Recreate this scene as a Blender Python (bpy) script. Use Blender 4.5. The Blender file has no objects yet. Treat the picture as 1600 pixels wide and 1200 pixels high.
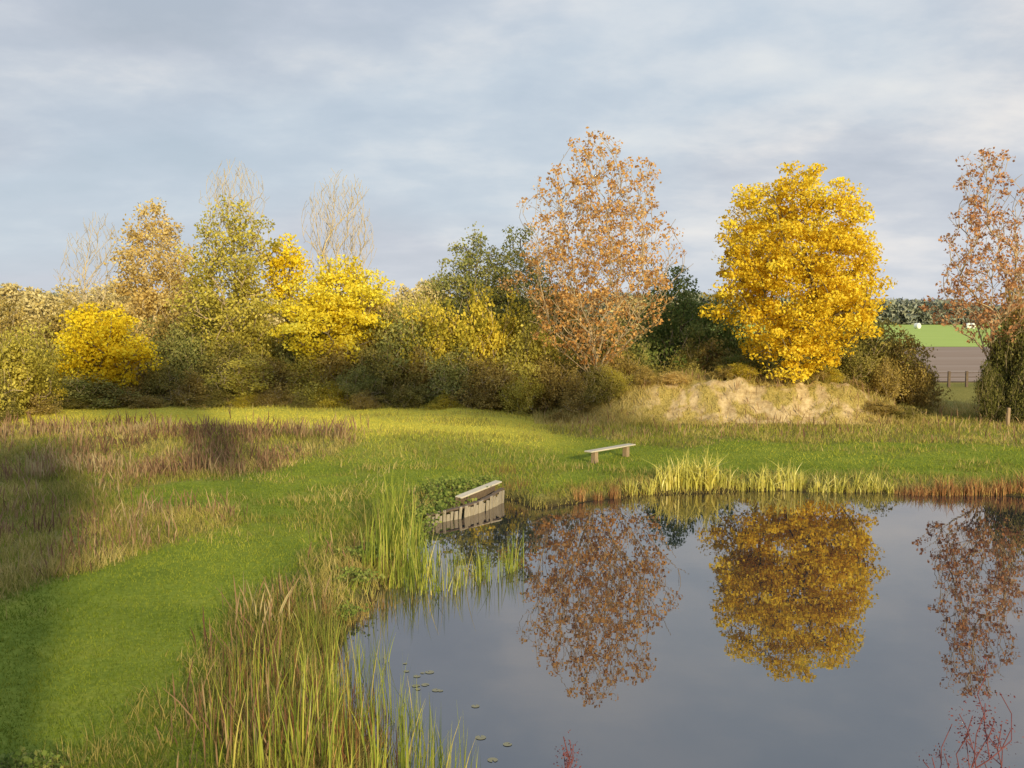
import bpy, math, numpy as np
from mathutils import Vector
RNG=np.random.default_rng(7)
scene=bpy.context.scene
COL=scene.collection
# ------------------------------------------------------------------ helpers
F=1570.0; PITCH=math.radians(4.0); CH=5.0
cp,sp=math.cos(PITCH),math.sin(PITCH)
def ray(u,v):
    a=(u-800)/F; b=-(v-600)/F
    return np.array([a, b*sp+cp, b*cp-sp])
def G(u,v,z=0.0):
    d=ray(u,v); t=(z-CH)/d[2]
    return (d[0]*t,d[1]*t)
def XD(u,D): return (u-800)/F*D*0.9976
def ZD(v,D):
    d=ray(800,v); return CH+d[2]/d[1]*D

def hash2(i,j,s):
    n=(i*374761393+j*668265263+s*974711)&0x7fffffff
    n=((n^(n>>13))*1274126177)&0x7fffffff
    return ((n^(n>>16))&0xffff)/65535.0
def vnoise(x,y,s=0):
    xi=np.floor(x).astype(np.int64); yi=np.floor(y).astype(np.int64)
    fx=x-xi; fy=y-yi; fx=fx*fx*(3-2*fx); fy=fy*fy*(3-2*fy)
    a=hash2(xi,yi,s); b=hash2(xi+1,yi,s); c=hash2(xi,yi+1,s); d=hash2(xi+1,yi+1,s)
    return (a*(1-fx)+b*fx)*(1-fy)+(c*(1-fx)+d*fx)*fy
def fbm(x,y,s=0,o=4):
    x=np.asarray(x,float); y=np.asarray(y,float)
    r=0;a=.5;t=0
    for k in range(o):
        r=r+a*vnoise(x,y,s+k*17); t+=a; a*=.5; x=x*2.03+3.1; y=y*2.03+1.7
    return r/t
def sstep(a,b,x):
    t=np.clip((x-a)/(b-a),0,1); return t*t*(3-2*t)
def inpoly(x,y,P):
    P=np.asarray(P,float); r=np.zeros(x.shape,bool); n=len(P)
    for i in range(n):
        x1,y1=P[i]; x2,y2=P[(i+1)%n]
        if y1==y2: continue
        c=((y1>y)!=(y2>y))&(x<(x2-x1)*(y-y1)/(y2-y1)+x1)
        r^=c
    return r
def sdist(x,y,P):
    P=np.asarray(P,float); n=len(P); d=np.full(x.shape,1e9)
    for i in range(n):
        a=P[i]; b=P[(i+1)%n]; e=b-a
        t=np.clip(((x-a[0])*e[0]+(y-a[1])*e[1])/(e@e),0,1)
        d=np.minimum(d,np.hypot(x-a[0]-t*e[0],y-a[1]-t*e[1]))
    return np.where(inpoly(x,y,P),-d,d)

def mesh_np(name,V,Fc,attrs=None,smooth=False):
    me=bpy.data.meshes.new(name)
    V=np.asarray(V,np.float32); 
    blocks=Fc if isinstance(Fc,list) else [Fc]
    li=np.concatenate([np.asarray(b,np.int32).ravel() for b in blocks])
    ls=[];o=0
    for b in blocks:
        k=b.shape[1]; ls.append(o+np.arange(len(b))*k); o+=b.size
    ls=np.concatenate(ls).astype(np.int32)
    me.vertices.add(len(V)); me.vertices.foreach_set('co',V.ravel())
    me.loops.add(len(li)); me.loops.foreach_set('vertex_index',li)
    me.polygons.add(len(ls)); me.polygons.foreach_set('loop_start',ls)
    me.update(calc_edges=True)
    if smooth: me.polygons.foreach_set('use_smooth',np.ones(len(ls),bool))
    for k,a in (attrs or {}).items():
        at=me.attributes.new(k,'FLOAT','POINT'); at.data.foreach_set('value',np.asarray(a,np.float32))
    me.validate()
    return me
def add(name,me,mat=None,parent=None,loc=(0,0,0),label=None,cat=None,kind=None,group=None):
    o=bpy.data.objects.new(name,me); COL.objects.link(o); o.location=loc
    if mat is not None and me is not None and len(me.materials)==0: me.materials.append(mat)
    if parent: o.parent=parent
    if label:o['label']=label
    if cat:o['category']=cat
    if kind:o['kind']=kind
    if group:o['group']=group
    return o
# ------------------------------------------------------------------ materials
def newmat(name):
    m=bpy.data.materials.new(name); m.use_nodes=True; nt=m.node_tree; nt.nodes.clear(); return m,nt
def ramp(nt,cols,fac):
    r=nt.nodes.new('ShaderNodeValToRGB'); e=r.color_ramp.elements
    while len(e)<len(cols): e.new(0.5)
    for i,c in enumerate(cols):
        if len(c)==4: p,c=c[0],c[1:]
        else: p=i/(len(cols)-1)
        e[i].position=p; e[i].color=(*c,1)
    nt.links.new(fac,r.inputs['Fac']); return r.outputs['Color']
def leaf_mat(name,cols,trans=0.3,gloss=0.0):
    m,nt=newmat(name); N=nt.nodes.new; L=nt.links.new
    at=N('ShaderNodeAttribute'); at.attribute_name='tint'
    c=ramp(nt,cols,at.outputs['Fac'])
    d=N('ShaderNodeBsdfDiffuse'); t=N('ShaderNodeBsdfTranslucent'); mx=N('ShaderNodeMixShader')
    L(c,d.inputs['Color']); L(c,t.inputs['Color']); mx.inputs[0].default_value=trans
    L(d.outputs[0],mx.inputs[1]); L(t.outputs[0],mx.inputs[2])
    o=N('ShaderNodeOutputMaterial')
    if gloss>0:
        g=N('ShaderNodeBsdfGlossy'); g.inputs['Roughness'].default_value=.4
        g.inputs['Color'].default_value=(.9,.85,.7,1)
        m2=N('ShaderNodeMixShader'); m2.inputs[0].default_value=gloss
        L(mx.outputs[0],m2.inputs[1]); L(g.outputs[0],m2.inputs[2]); L(m2.outputs[0],o.inputs[0])
    else: L(mx.outputs[0],o.inputs[0])
    return m
def noise_mat(name,cols,scale=5,detail=6,rough=.9,bump=.3,stretch=(1,1,1),bdist=.02):
    m,nt=newmat(name); N=nt.nodes.new; L=nt.links.new
    tc=N('ShaderNodeTexCoord'); mp=N('ShaderNodeMapping'); mp.inputs['Scale'].default_value=stretch
    L(tc.outputs['Object'],mp.inputs[0]); n=N('ShaderNodeTexNoise'); n.inputs['Scale'].default_value=scale
    n.inputs['Detail'].default_value=detail; L(mp.outputs[0],n.inputs['Vector'])
    n.inputs['Roughness'].default_value=.65
    c=ramp(nt,cols,n.outputs['Fac'])
    b=N('ShaderNodeBsdfPrincipled'); L(c,b.inputs['Base Color']); b.inputs['Roughness'].default_value=rough
    b.inputs['Specular IOR Level'].default_value=.2
    bp=N('ShaderNodeBump'); bp.inputs['Strength'].default_value=bump; bp.inputs['Distance'].default_value=bdist
    L(n.outputs['Fac'],bp.inputs['Height']); L(bp.outputs[0],b.inputs['Normal'])
    o=N('ShaderNodeOutputMaterial'); L(b.outputs[0],o.inputs[0]); return m

M={}
M['yellow']=leaf_mat('maple_yellow_leaves',[(.48,.30,.02),(.82,.57,.04),(.97,.76,.07),(.98,.86,.14)],.42)
M['bright']=leaf_mat('bright_yellow_leaves',[(.55,.42,.04),(.84,.68,.05),(.98,.84,.09),(.98,.92,.22)],.45)
M['gold']=leaf_mat('golden_leaves',[(.50,.34,.02),(.82,.60,.03),(.95,.77,.05),(.98,.86,.10)],.4)
M['orange']=leaf_mat('russet_leaves',[(.38,.18,.06),(.62,.33,.11),(.80,.48,.18),(.90,.64,.31)],.42)
M['red']=leaf_mat('red_brown_leaves',[(.32,.13,.06),(.54,.26,.12),(.70,.39,.20),(.80,.55,.34)],.4)
M['tan']=leaf_mat('tan_leaves',[(.42,.29,.09),(.64,.46,.16),(.80,.61,.25),(.90,.75,.36)],.4)
M['olive']=leaf_mat('olive_leaves',[(.24,.21,.04),(.47,.41,.08),(.67,.57,.12),(.86,.74,.20)],.4)
M['dgreen']=leaf_mat('dark_green_leaves',[(.09,.13,.035),(.16,.21,.055),(.26,.30,.09),(.41,.41,.14)],.38)
M['darkbrush']=leaf_mat('dark_hedge_leaves',[(.06,.06,.02),(.12,.12,.035),(.20,.19,.06),(.34,.28,.10)],.3)
M['sage']=leaf_mat('grey_green_leaves',[(.15,.17,.05),(.27,.28,.09),(.42,.40,.13),(.58,.50,.19)],.35)
M['brush']=leaf_mat('hedge_brush_leaves',[(.11,.10,.03),(.22,.20,.055),(.38,.32,.09),(.60,.49,.15)],.36)
M['brush2']=leaf_mat('rusty_brush_leaves',[(.15,.105,.035),(.31,.23,.065),(.51,.38,.12),(.74,.56,.19)],.36)
M['brush3']=leaf_mat('yellowing_brush_leaves',[(.18,.16,.03),(.42,.36,.05),(.76,.59,.08),(.96,.79,.13)],.42)
M['far']=leaf_mat('haze_tinted_wood_leaves',[(.24,.27,.24),(.29,.32,.28),(.35,.36,.30),(.40,.39,.32)],.2)  # greyed and paled: distance haze is mixed into the leaf colour
M['farwarm']=leaf_mat('haze_tinted_warm_leaves',[(.42,.34,.17),(.56,.46,.22),(.69,.56,.27),(.78,.66,.34)],.2)  # paled leaf colour carries the distance haze
M['bark']=noise_mat('bark',[(.09,.07,.05),(.19,.15,.10),(.32,.26,.18)],12,6,.9,.5,(1,1,.3))
M['barkpale']=noise_mat('pale_bark',[(.34,.27,.18),(.54,.44,.30),(.68,.57,.41)],12,6,.9,.4,(1,1,.3))
M['barktan']=noise_mat('tan_bark',[(.26,.19,.12),(.43,.33,.22),(.57,.45,.31)],12,6,.9,.4,(1,1,.3))
M['barkred']=noise_mat('crimson_bark',[(.09,.03,.035),(.18,.06,.07),(.28,.10,.11)],12,4,.7,.2)
M['grass']=leaf_mat('mown_grass_blades',[(.12,.175,.025),(.22,.285,.04),(.42,.44,.065),(.78,.69,.13)],.48)
M['rough']=leaf_mat('rough_grass_blades',[(.14,.16,.035),(.31,.28,.075),(.56,.45,.15),(.76,.61,.28)],.42)
M['sedge']=leaf_mat('rusty_sedge_blades',[(.18,.11,.04),(.36,.24,.08),(.50,.38,.12),(.48,.50,.13)],.35)
M['weed']=leaf_mat('dried_weed_stalks',[(.15,.085,.055),(.28,.165,.10),(.42,.28,.16),(.56,.45,.24)],.3)
M['reed']=leaf_mat('reed_blades',[(.15,.20,.03),(.31,.37,.05),(.54,.53,.09),(.76,.60,.20)],.42,.03)
M['reedgold']=leaf_mat('golden_reed_blades',[(.34,.33,.07),(.60,.56,.12),(.82,.73,.19),(.90,.80,.32)],.42,.03)
M['reedrust']=leaf_mat('rusty_reed_blades',[(.22,.10,.05),(.40,.20,.09),(.60,.36,.15),(.66,.50,.20)],.38)
M['herb']=leaf_mat('leafy_herb',[(.08,.12,.025),(.16,.22,.05),(.27,.33,.08),(.44,.44,.13)],.4)
M['redleaf']=leaf_mat('crimson_leaves',[(.10,.03,.04),(.18,.05,.06),(.27,.09,.09),(.34,.18,.14)],.3)
M['oldwood']=noise_mat('weathered_plank',[(.11,.09,.07),(.33,.28,.22),(.64,.57,.48)],7,7,.85,.7,(5,5,.5))
M['darkwood']=noise_mat('dark_wet_timber',[(.06,.045,.035),(.14,.10,.075),(.22,.17,.12)],8,6,.8,.4,(1,1,1))
M['palewood']=noise_mat('pale_plank',[(.40,.34,.26),(.58,.51,.41),(.72,.65,.53)],4,6,.8,.3,(1,6,6))
M['stump']=noise_mat('stump_wood',[(.18,.12,.08),(.34,.24,.16),(.48,.36,.25)],7,6,.9,.4,(3,3,.6))

# ------------------------------------------------------------------ terrain
WL=-0.35
POND=[G(640,1300,WL),G(600,1200,WL),G(545,1120,WL),G(525,1045,WL),G(550,975,WL),G(600,920,WL),G(615,865,WL),G(640,832,WL),G(665,814,WL),G(725,792,WL),G(785,778,WL),
      G(835,796,WL),G(900,786,WL),G(1000,773,WL),G(1150,768,WL),G(1300,768,WL),G(1450,772,WL),G(1600,775,WL),G(1800,792,WL),(24.5,24),(25,12),(18,8.6),(8,8.2),(2,8.4),(.2,9.0)]
def pond_d(x,y):
    n=fbm(x*1.1,y*1.1,5,3)-.5
    return sdist(x,y,POND)+n*.5
def mound_z(x,y):
    prof=np.interp(x,[1.2,3.2,4.6,6,9,12.5,15.2,16.6,17.8,19.3],[0,.7,1.3,1.75,1.8,1.7,1.75,1.55,.85,0])
    sandy=sstep(8.2,9.4,x)*sstep(17.3,15.8,x)
    n=fbm(x*.8,y*.8,21,4)-.5
    front=45.0+1.2*sstep(10,2,x)+1.3*n
    w=2.9*sandy+3.6*(1-sandy)
    f=sstep(0,1,(y-front)/w)*sstep(54.5,51,y)
    ero=(fbm(x*2.0,y*.9,31,5)-.5)*.55*sandy*f
    return prof*f*(1+.3*n)+ero*.8+ (fbm(x*2.4,y*2.4,33,5)-.5)*.26*f-.02
def ground_z(x,y,d=None):
    if d is None: d=pond_d(x,y)
    z=np.interp(d,[-4,-1,0,.35,.9,2.2],[-1.5,-.9,-.36,-.15,-.05,0])
    dry=sstep(0,2,d)
    z=z+dry*((fbm(x*.35,y*.35,3,3)-.5)*.22+(fbm(x*1.7,y*1.7,9,3)-.5)*.07*sstep(120,60,y))
    z=z+.42*sstep(32.5,36.5,y+1.2*(fbm(x*.3,y*.3,11,2)-.5))*sstep(3,-3,x)*dry
    far=sstep(60,110,np.abs(y))
    return z*(1-far)+far*0.0
def axis(lo,hi,fine,a,b):
    c=list(np.arange(a,b+1e-6,fine)); s=fine; v=a
    left=[]
    while v>lo: s*=1.12; v-=s; left.append(v)
    v=b;s=fine;right=[]
    while v<hi: s*=1.12; v+=s; right.append(v)
    return np.array(left[::-1]+c+right)
def grid(name,xs,ys,zf,attrf=None):
    X,Y=np.meshgrid(xs,ys); x=X.ravel();y=Y.ravel(); z=zf(x,y)
    nx,ny=len(xs),len(ys)
    i=np.arange(nx*ny).reshape(ny,nx)
    Q=np.stack([i[:-1,:-1],i[:-1,1:],i[1:,1:],i[1:,:-1]],-1).reshape(-1,4)
    return mesh_np(name,np.stack([x,y,z],1),Q,attrf(x,y,z) if attrf else None,True)
R1=[G(*p) for p in [(-500,985),(0,930),(200,875),(372,822),(362,800),(250,800),(165,790),(185,768),(300,748),(0,750),(-500,750)]]
R2=[G(*p) for p in [(-500,676),(0,680),(450,686),(560,694),(540,712),(470,722),(430,738),(300,750),(0,757),(-500,757)]]
R4=[G(*p) for p in [(850,650),(1620,650),(1900,700),(1620,698),(1300,690),(1120,692),(1080,702),(980,690),(860,680)]]
R5=[G(*p) for p in [(270,1320),(285,1150),(320,1020),(390,940),(495,865),(575,815),(620,795),(640,840),(600,920),(540,980),(530,1050),(560,1150),(600,1320)]]
def rough_w(x,y,d):
    wx=x+(fbm(x*.7,y*.7,41,3)-.5)*1.6; wy=y+(fbm(x*.7,y*.7,47,3)-.5)*2.2
    r=np.zeros(x.shape)
    for P,w,e in ((R1,1.,.35),(R2,1.,.45),(R4,.75,.6),(R5,.7,.5)):
        q=(x+(wx-x)*.4,y+(wy-y)*.4) if (P is R5 or P is R1) else (wx,wy)
        r=np.maximum(r,w*sstep(e,-e,sdist(*q,P)))
    bank=sstep(1.7,.6,d+(fbm(x*.9,y*.9,51,2)-.5)*1.0)
    r=np.maximum(r,bank*.85)
    r=np.maximum(r,sstep(48.5,50.5,wy+1.5*(fbm(x*.5,y*.5,58,2)-.5))*.9)
    strip=sstep(33,34.2,wy)*sstep(38,36.5,wy)*sstep(3,-1,x)
    r=np.maximum(r,strip*.3)
    r=np.maximum(r,.28*sstep(.50,.66,fbm(x*.45,y*.6,57,4)))
    return np.clip(r,0,1)
def gattr(x,y,z):
    d=pond_d(x,y)
    dk=sstep(.3,-.6,sdist(x,y,R5))*.4
    return {'rough':rough_w(x,y,d),'mud':np.maximum(sstep(.5,.05,d),dk),'clear':sstep(34,41,y)*sstep(53,50,y)*sstep(4,0,x)}  # 'clear' masks the back meadow, where sunlight is painted into the ground
m,nt=newmat('meadow_ground'); N=nt.nodes.new; L=nt.links.new
tc=N('ShaderNodeTexCoord')
def nz(scale,det=5,r=.6):
    n=N('ShaderNodeTexNoise'); n.inputs['Scale'].default_value=scale; n.inputs['Detail'].default_value=det; n.inputs['Roughness'].default_value=r
    L(tc.outputs['Object'],n.inputs['Vector']); return n.outputs['Fac']
def mixc(f,a,b):
    x=N('ShaderNodeMix'); x.data_type='RGBA'; L(f,x.inputs[0]); L(a,x.inputs[6]); L(b,x.inputs[7]); return x.outputs[2]
n1=nz(.5,6,.65); n2=nz(9,5,.75)
cg=ramp(nt,[(.25,.13,.185,.028),(.5,.24,.295,.045),(.75,.42,.41,.07)],n1)
cg2=ramp(nt,[(.3,.09,.12,.02),(.55,.24,.285,.045),(.8,.48,.44,.10)],n2)
gm=N('ShaderNodeMix'); gm.data_type='RGBA'; gm.inputs[0].default_value=.5; L(cg,gm.inputs[6]); L(cg2,gm.inputs[7])
cy=ramp(nt,[(.3,.44,.39,.05),(.55,.66,.58,.09),(.8,.78,.67,.15)],n2)  # golden ramp: the clearing's sunlit glow put into its base colour
ca=N('ShaderNodeAttribute'); ca.attribute_name='clear'
c=mixc(ca.outputs['Fac'],gm.outputs[2],cy)
cr=ramp(nt,[(.3,.12,.11,.035),(.5,.27,.23,.07),(.75,.46,.37,.15)],n2)
ra=N('ShaderNodeAttribute'); ra.attribute_name='rough'; ma=N('ShaderNodeAttribute'); ma.attribute_name='mud'
c=mixc(ra.outputs['Fac'],c,cr)
cm=ramp(nt,[(.3,.03,.022,.013),(.7,.08,.06,.035)],n2)
c=mixc(ma.outputs['Fac'],c,cm)
b=N('ShaderNodeBsdfDiffuse'); L(c,b.inputs[0]); bp=N('ShaderNodeBump'); bp.inputs['Strength'].default_value=.8; bp.inputs['Distance'].default_value=.06
L(n2,bp.inputs['Height']); L(bp.outputs[0],b.inputs['Normal']); o=N('ShaderNodeOutputMaterial'); L(b.outputs[0],o.inputs[0])
M['ground']=m
xs=axis(-2500,2500,.28,-32,32); ys=axis(-400,3500,.28,5,58)
add('ground',grid('ground',xs,ys,lambda x,y:ground_z(x,y),gattr),M['ground'],kind='structure',label='grassy meadow with mown path around a pond')
# water
m,nt=newmat('pond_water'); N=nt.nodes.new; L=nt.links.new
tc=N('ShaderNodeTexCoord'); mp=N('ShaderNodeMapping'); mp.inputs['Scale'].default_value=(1,1.6,1); L(tc.outputs['Object'],mp.inputs[0])
n=N('ShaderNodeTexNoise'); n.inputs['Scale'].default_value=2.0; n.inputs['Detail'].default_value=2; L(mp.outputs[0],n.inputs['Vector'])
bp=N('ShaderNodeBump'); bp.inputs['Strength'].default_value=.035; bp.inputs['Distance'].default_value=.012; L(n.outputs['Fac'],bp.inputs['Height'])
g=N('ShaderNodeBsdfGlossy'); g.inputs['Roughness'].default_value=.003; g.inputs['Color'].default_value=(.97,.90,.86,1); L(bp.outputs[0],g.inputs['Normal'])
d=N('ShaderNodeBsdfDiffuse'); d.inputs[0].default_value=(.008,.018,.030,1)
fr=N('ShaderNodeFresnel'); fr.inputs['IOR'].default_value=1.9; L(bp.outputs[0],fr.inputs['Normal'])
ad=N('ShaderNodeMath'); ad.operation='MULTIPLY_ADD'; ad.inputs[1].default_value=.88; ad.inputs[2].default_value=.15; L(fr.outputs[0],ad.inputs[0])
mx=N('ShaderNodeMixShader'); L(ad.outputs[0],mx.inputs[0]); L(d.outputs[0],mx.inputs[1]); L(g.outputs[0],mx.inputs[2])
o=N('ShaderNodeOutputMaterial'); L(mx.outputs[0],o.inputs[0]); M['water']=m
me=mesh_np('water',[(-8,7,WL),(27,7,WL),(27,31.5,WL),(-8,31.5,WL)],np.array([[0,1,2,3]]))
add('water',me,M['water'],kind='structure',label='still dark pond water reflecting the trees')
# mound
m,nt=newmat('sandy_mound'); N=nt.nodes.new; L=nt.links.new; tc=N('ShaderNodeTexCoord')
n1=nz(3,8,.7); n2=nz(14,5,.7)
cs=ramp(nt,[(.32,.32,.22,.12),(.48,.50,.37,.21),(.62,.64,.50,.31)],n1)
cg=ramp(nt,[(.3,.20,.16,.045),(.5,.40,.31,.10),(.72,.60,.46,.18)],n2)
sa=N('ShaderNodeAttribute'); sa.attribute_name='sand'; c=mixc(sa.outputs['Fac'],cg,cs)
b=N('ShaderNodeBsdfDiffuse'); L(c,b.inputs[0]); bp=N('ShaderNodeBump'); bp.inputs['Strength'].default_value=1.; bp.inputs['Distance'].default_value=.12
L(n1,bp.inputs['Height']); L(bp.outputs[0],b.inputs['Normal']); o=N('ShaderNodeOutputMaterial'); L(b.outputs[0],o.inputs[0])
def sand_w(x,y):
    n2=fbm(x*2.2,y*2.2,63,4)
    s=sstep(8.2,9.6,x)*sstep(16.2,14.2,x)*sstep(44.6,45.5,y)*sstep(48.4,47.5,y)
    s2=sstep(5,8,x)*sstep(18.2,16,x)*sstep(45,46.5,y)*sstep(49.5,48,y)
    return np.clip(s*sstep(.40,.50,n2)+s2*sstep(.57,.61,n2),0,1)
add('sand_mound',grid('sand_mound',np.arange(.8,19.8,.11),np.arange(43.6,55,.11),lambda x,y:mound_z(x,y)+ground_z(x,y)-.05*sstep(.05,0,mound_z(x,y)),lambda x,y,z:{'sand':sand_w(x,y)}),m,kind='structure',label='eroded sandy mound overgrown with dry grass')
def surf_z(x,y,d=None):
    g=ground_z(x,y,d)
    inside=(x>.8)&(x<19.6)&(y>43.6)&(y<55)
    return np.where(inside,np.maximum(g,g+mound_z(x,y)),g)
def sheet(name,pts,z,mat,label):
    add(name,mesh_np(name,[(a,b,z) for a,b in pts],np.array([list(range(len(pts)))])),mat,kind='structure',label=label)
m=noise_mat('ploughed_soil',[(.20,.13,.09),(.33,.23,.17),(.50,.41,.36)],.25,6,.9,.3,(.12,1,1))
sheet('ploughed_field',[(18,74),(110,70),(130,150),(30,150)],.06,m,'bare brown ploughed field beyond the hedge')
m=noise_mat('pasture_green',[(.34,.44,.08),(.42,.52,.11),(.50,.58,.14)],.03,4,.9,.1)
sheet('pasture',[(-300,151),(400,151),(900,455),(-700,455)],.06,m,'bright green pasture beyond the ploughed field')

# ------------------------------------------------------------------ blades
def blades(x,y,z,h,w,lean,tint,seg=2,prof=None,rng=RNG,curl=1.6):
    n=len(x); a=rng.uniform(0,2*math.pi,n); b=rng.uniform(0,2*math.pi,n)
    la=lean*h
    V=np.zeros((n,seg+1,2,3),np.float32)
    for k in range(seg+1):
        t=k/seg
        ww=w*(prof[k] if prof else (1-t)*.92+.08)*.5
        cx=x+np.cos(a)*la*t**curl; cy=y+np.sin(a)*la*t**curl
        cz=z+h*t*(1-.25*np.minimum(lean,1.2)*t)
        dx=np.cos(b)*ww; dy=np.sin(b)*ww
        V[:,k,0]=np.stack([cx-dx,cy-dy,cz],1); V[:,k,1]=np.stack([cx+dx,cy+dy,cz],1)
    base=np.arange(n)[:,None]*(2*(seg+1))
    Q=np.concatenate([base+np.array([[2*k,2*k+1,2*k+3,2*k+2]]) for k in range(seg)])
    return V.reshape(-1,3),Q,np.repeat(tint,2*(seg+1))
def wedge(n,d0,d1,ang=33,p=1.0,rng=RNG):
    u=rng.random(n); r=d0*(d1/d0)**(u**p)
    th=np.radians(rng.uniform(-ang,ang,n)); return r*np.sin(th),r*np.cos(th)
def zn(x,y,s,sc=.6): return fbm(x*sc,y*sc,s,3)
# mown grass
x,y=wedge(260000,9,52); d=pond_d(x,y); r=rough_w(x,y,d)
k=(d>.25)&(RNG.random(len(x))>r*.8)&~((x>1)&(x<19.5)&(y>44.5)); x,y,d,r=x[k],y[k],d[k],r[k]
dist=np.hypot(x,y)
h=RNG.uniform(.025,.055,len(x))*(1+2.2*r)*(1+.4*zn(x,y,71))*(1+dist/90)
sun_glow=sstep(34,41,y)*sstep(4,0,x)  # blades in the clearing get the golden sun glow in their tint
t=np.clip(.0+.6*zn(x,y,73,.35)+.35*RNG.random(len(x))-.05+.22*sstep(26,45,y)+.45*sun_glow,0,1)
V,Q,T=blades(x,y,surf_z(x,y,d)-.01,h,.010+.0008*dist,RNG.uniform(.1,.9,len(x)),t,1)
add('meadow_grass',mesh_np('meadow_grass',V,Q,{'tint':T}),M['grass'],kind='stuff',label='short green mown meadow grass')
# rough grass
x,y=wedge(450000,9,60); d=pond_d(x,y); r=rough_w(x,y,d)
inm=(x>1)&(x<19.5)&(y>44.3)&(y<54); r=np.where(inm,1.15*(1-.9*sand_w(x,y)),r)
k=(d>.0)&(RNG.random(len(x))<r*.8)&(zn(x,y,75,1.4)>.33); x,y,d,r,inm=x[k],y[k],d[k],r[k],inm[k]
dist=np.hypot(x,y)
sandx=inm&(x>8)&(x<16.5)&(y<47.5)
h=RNG.uniform(.1,.34,len(x))*(.35+1.2*zn(x,y,77,.9))*(1+.6*inm)*(1-.35*sandx)*(1+1.1*sstep(48.5,50,y)*(1-inm))
t=np.clip(-.2+.9*zn(x,y,79,.5)+.5*RNG.random(len(x))+.14*inm,0,1)
V,Q,T=blades(x,y,surf_z(x,y,d)-.02,h,.009+.0006*dist,RNG.uniform(.1,.9,len(x)),t,2)
add('rough_grass',mesh_np('rough_grass',V,Q,{'tint':T}),M['rough'],kind='stuff',label='tufted tan and green rough grass')
# sedge at banks
x,y=wedge(240000,9,36); d=pond_d(x,y)
farb=(y>25)
k=(d>-.3)&(d<1.2)&(RNG.random(len(x))<sstep(1.2,.2,d)*np.where(farb,.6,.45))&(zn(x,y,81,1.1)>np.where(farb,.46,.5)); x,y,d=x[k],y[k],d[k]; dist=np.hypot(x,y)
h=RNG.uniform(.15,.55,len(x))*(.25+zn(x,y,83,1.2))*np.where(y>25,.85,1)
t=np.clip(1.0*zn(x,y,85,.7)+.5*RNG.random(len(x))-.2,0,1)
V,Q,T=blades(x,y,np.maximum(surf_z(x,y,d),-.45)-.02,h,.009+.0005*dist,RNG.uniform(.1,.6,len(x)),t,3)
add('bank_sedge',mesh_np('bank_sedge',V,Q,{'tint':T}),M['sedge'],kind='stuff',label='rusty sedge fringing the pond bank')
# dried weeds
x,y=wedge(170000,11,56,34); d=pond_d(x,y)
w=np.maximum(.18*sstep(.4,-.4,sdist(x,y,R1)),.95*sstep(1.,-1.,sdist(x,y,R2)))
w=np.maximum(w,.12*sstep(.3,-.3,sdist(x,y,R4))); w=np.maximum(w,.35*sstep(48.8,50,y)*(x<3)); w=np.maximum(w,.25*((x>2)&(x<18)&(y>48)&(y<50)))
w=np.maximum(w,.07*sstep(.3,-.3,sdist(x,y,R5)))
pn=zn(x,y,87,.9)
k=(d>.5)&(RNG.random(len(x))<w*sstep(.38,.60,pn)*1.5); x,y,d=x[k],y[k],d[k]; dist=np.hypot(x,y)
h=RNG.uniform(.12,.85,len(x))*(.2+1.2*zn(x,y,88,.9)); t=np.clip(zn(x,y,89,.5)*1.2-.45+.65*RNG.random(len(x)),0,1)
V,Q,T=blades(x,y,surf_z(x,y,d)-.02,h,.012+.0005*dist,RNG.uniform(.02,.5,len(x)),t,4,[.3,.35,1.1,1.0,.2])
add('dried_weeds',mesh_np('dried_weeds',V,Q,{'tint':T}),M['weed'],kind='stuff',label='brown dried dock and weed stalks')

# ------------------------------------------------------------------ reeds
def reed_clump(n,rad,hh,seed,lean=.35,tint0=.5,w=.018,sd=.3):
    g=np.random.default_rng(seed); r=rad*np.sqrt(g.random(n)); a=g.uniform(0,6.283,n)
    x=r*np.cos(a);y=r*np.sin(a); h=hh*g.uniform(.35,1.05,n)*(1-.25*r/rad)
    t=np.clip(tint0+g.normal(0,sd,n),0,1)
    return blades(x,y,np.full(n,-.12),h,w*g.uniform(.7,1.4,n),np.abs(g.normal(0,lean,n)),t,5,[.8,1,.95,.75,.45,.06],g,2.0)
def place_reeds(tmpl,lst,mat,label,group,nm='reed_clump'):
    mes=[mesh_np(nm,*t[:2],{'tint':t[2]}) for t in tmpl]
    for me in mes: me.materials.append(mat)
    for i,(u,v,s) in enumerate(lst):
        X,Y=G(u,v,WL); z=max(float(ground_z(np.array([X]),np.array([Y]))[0]),WL-.25)
        o=add(nm,mes[i%len(mes)],None,None,(X,Y,z),label,'reeds',None,group)
        o.rotation_euler=(0,0,RNG.uniform(0,6.28)); q=s*RNG.uniform(.85,1.15); o.scale=(q,q,s*RNG.uniform(.85,1.15))
near=[(350,1130,.75),(335,1190,.7),(395,1095,.7),(410,1160,.85),(440,1115,.85),(475,1165,.9),(490,1070,.8),(525,1115,.9),(548,1175,.95),(565,1065,.85),(595,1125,.9),
      (625,1185,.9),(645,1240,.95),(690,1235,.85),(430,1230,.9),(505,1235,.95),(575,1245,1.),(690,1300,1.0),(625,1300,1.05),(480,1020,.75),(530,1025,.75),(580,1035,.7),(370,1250,.8),(560,1310,1.05),
      (455,1290,1.0),(640,1130,.7),(660,1190,.75),(715,1260,.75)]
mid=[(615,915,.9),(655,925,.85),(690,925,.8),(730,915,.8),(765,905,.8),(628,885,1.05),(655,893,.95),(598,872,1.1),(615,850,1.25),(712,900,.75),(750,895,.7),(632,868,1.1),(800,885,.85),(605,880,1.15),(635,905,1.),(668,915,.85),(600,840,1.15),(630,845,1.1),(645,875,1.0),(672,880,.85),(790,892,.7),(620,862,1.3),(590,905,.9)]
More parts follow.
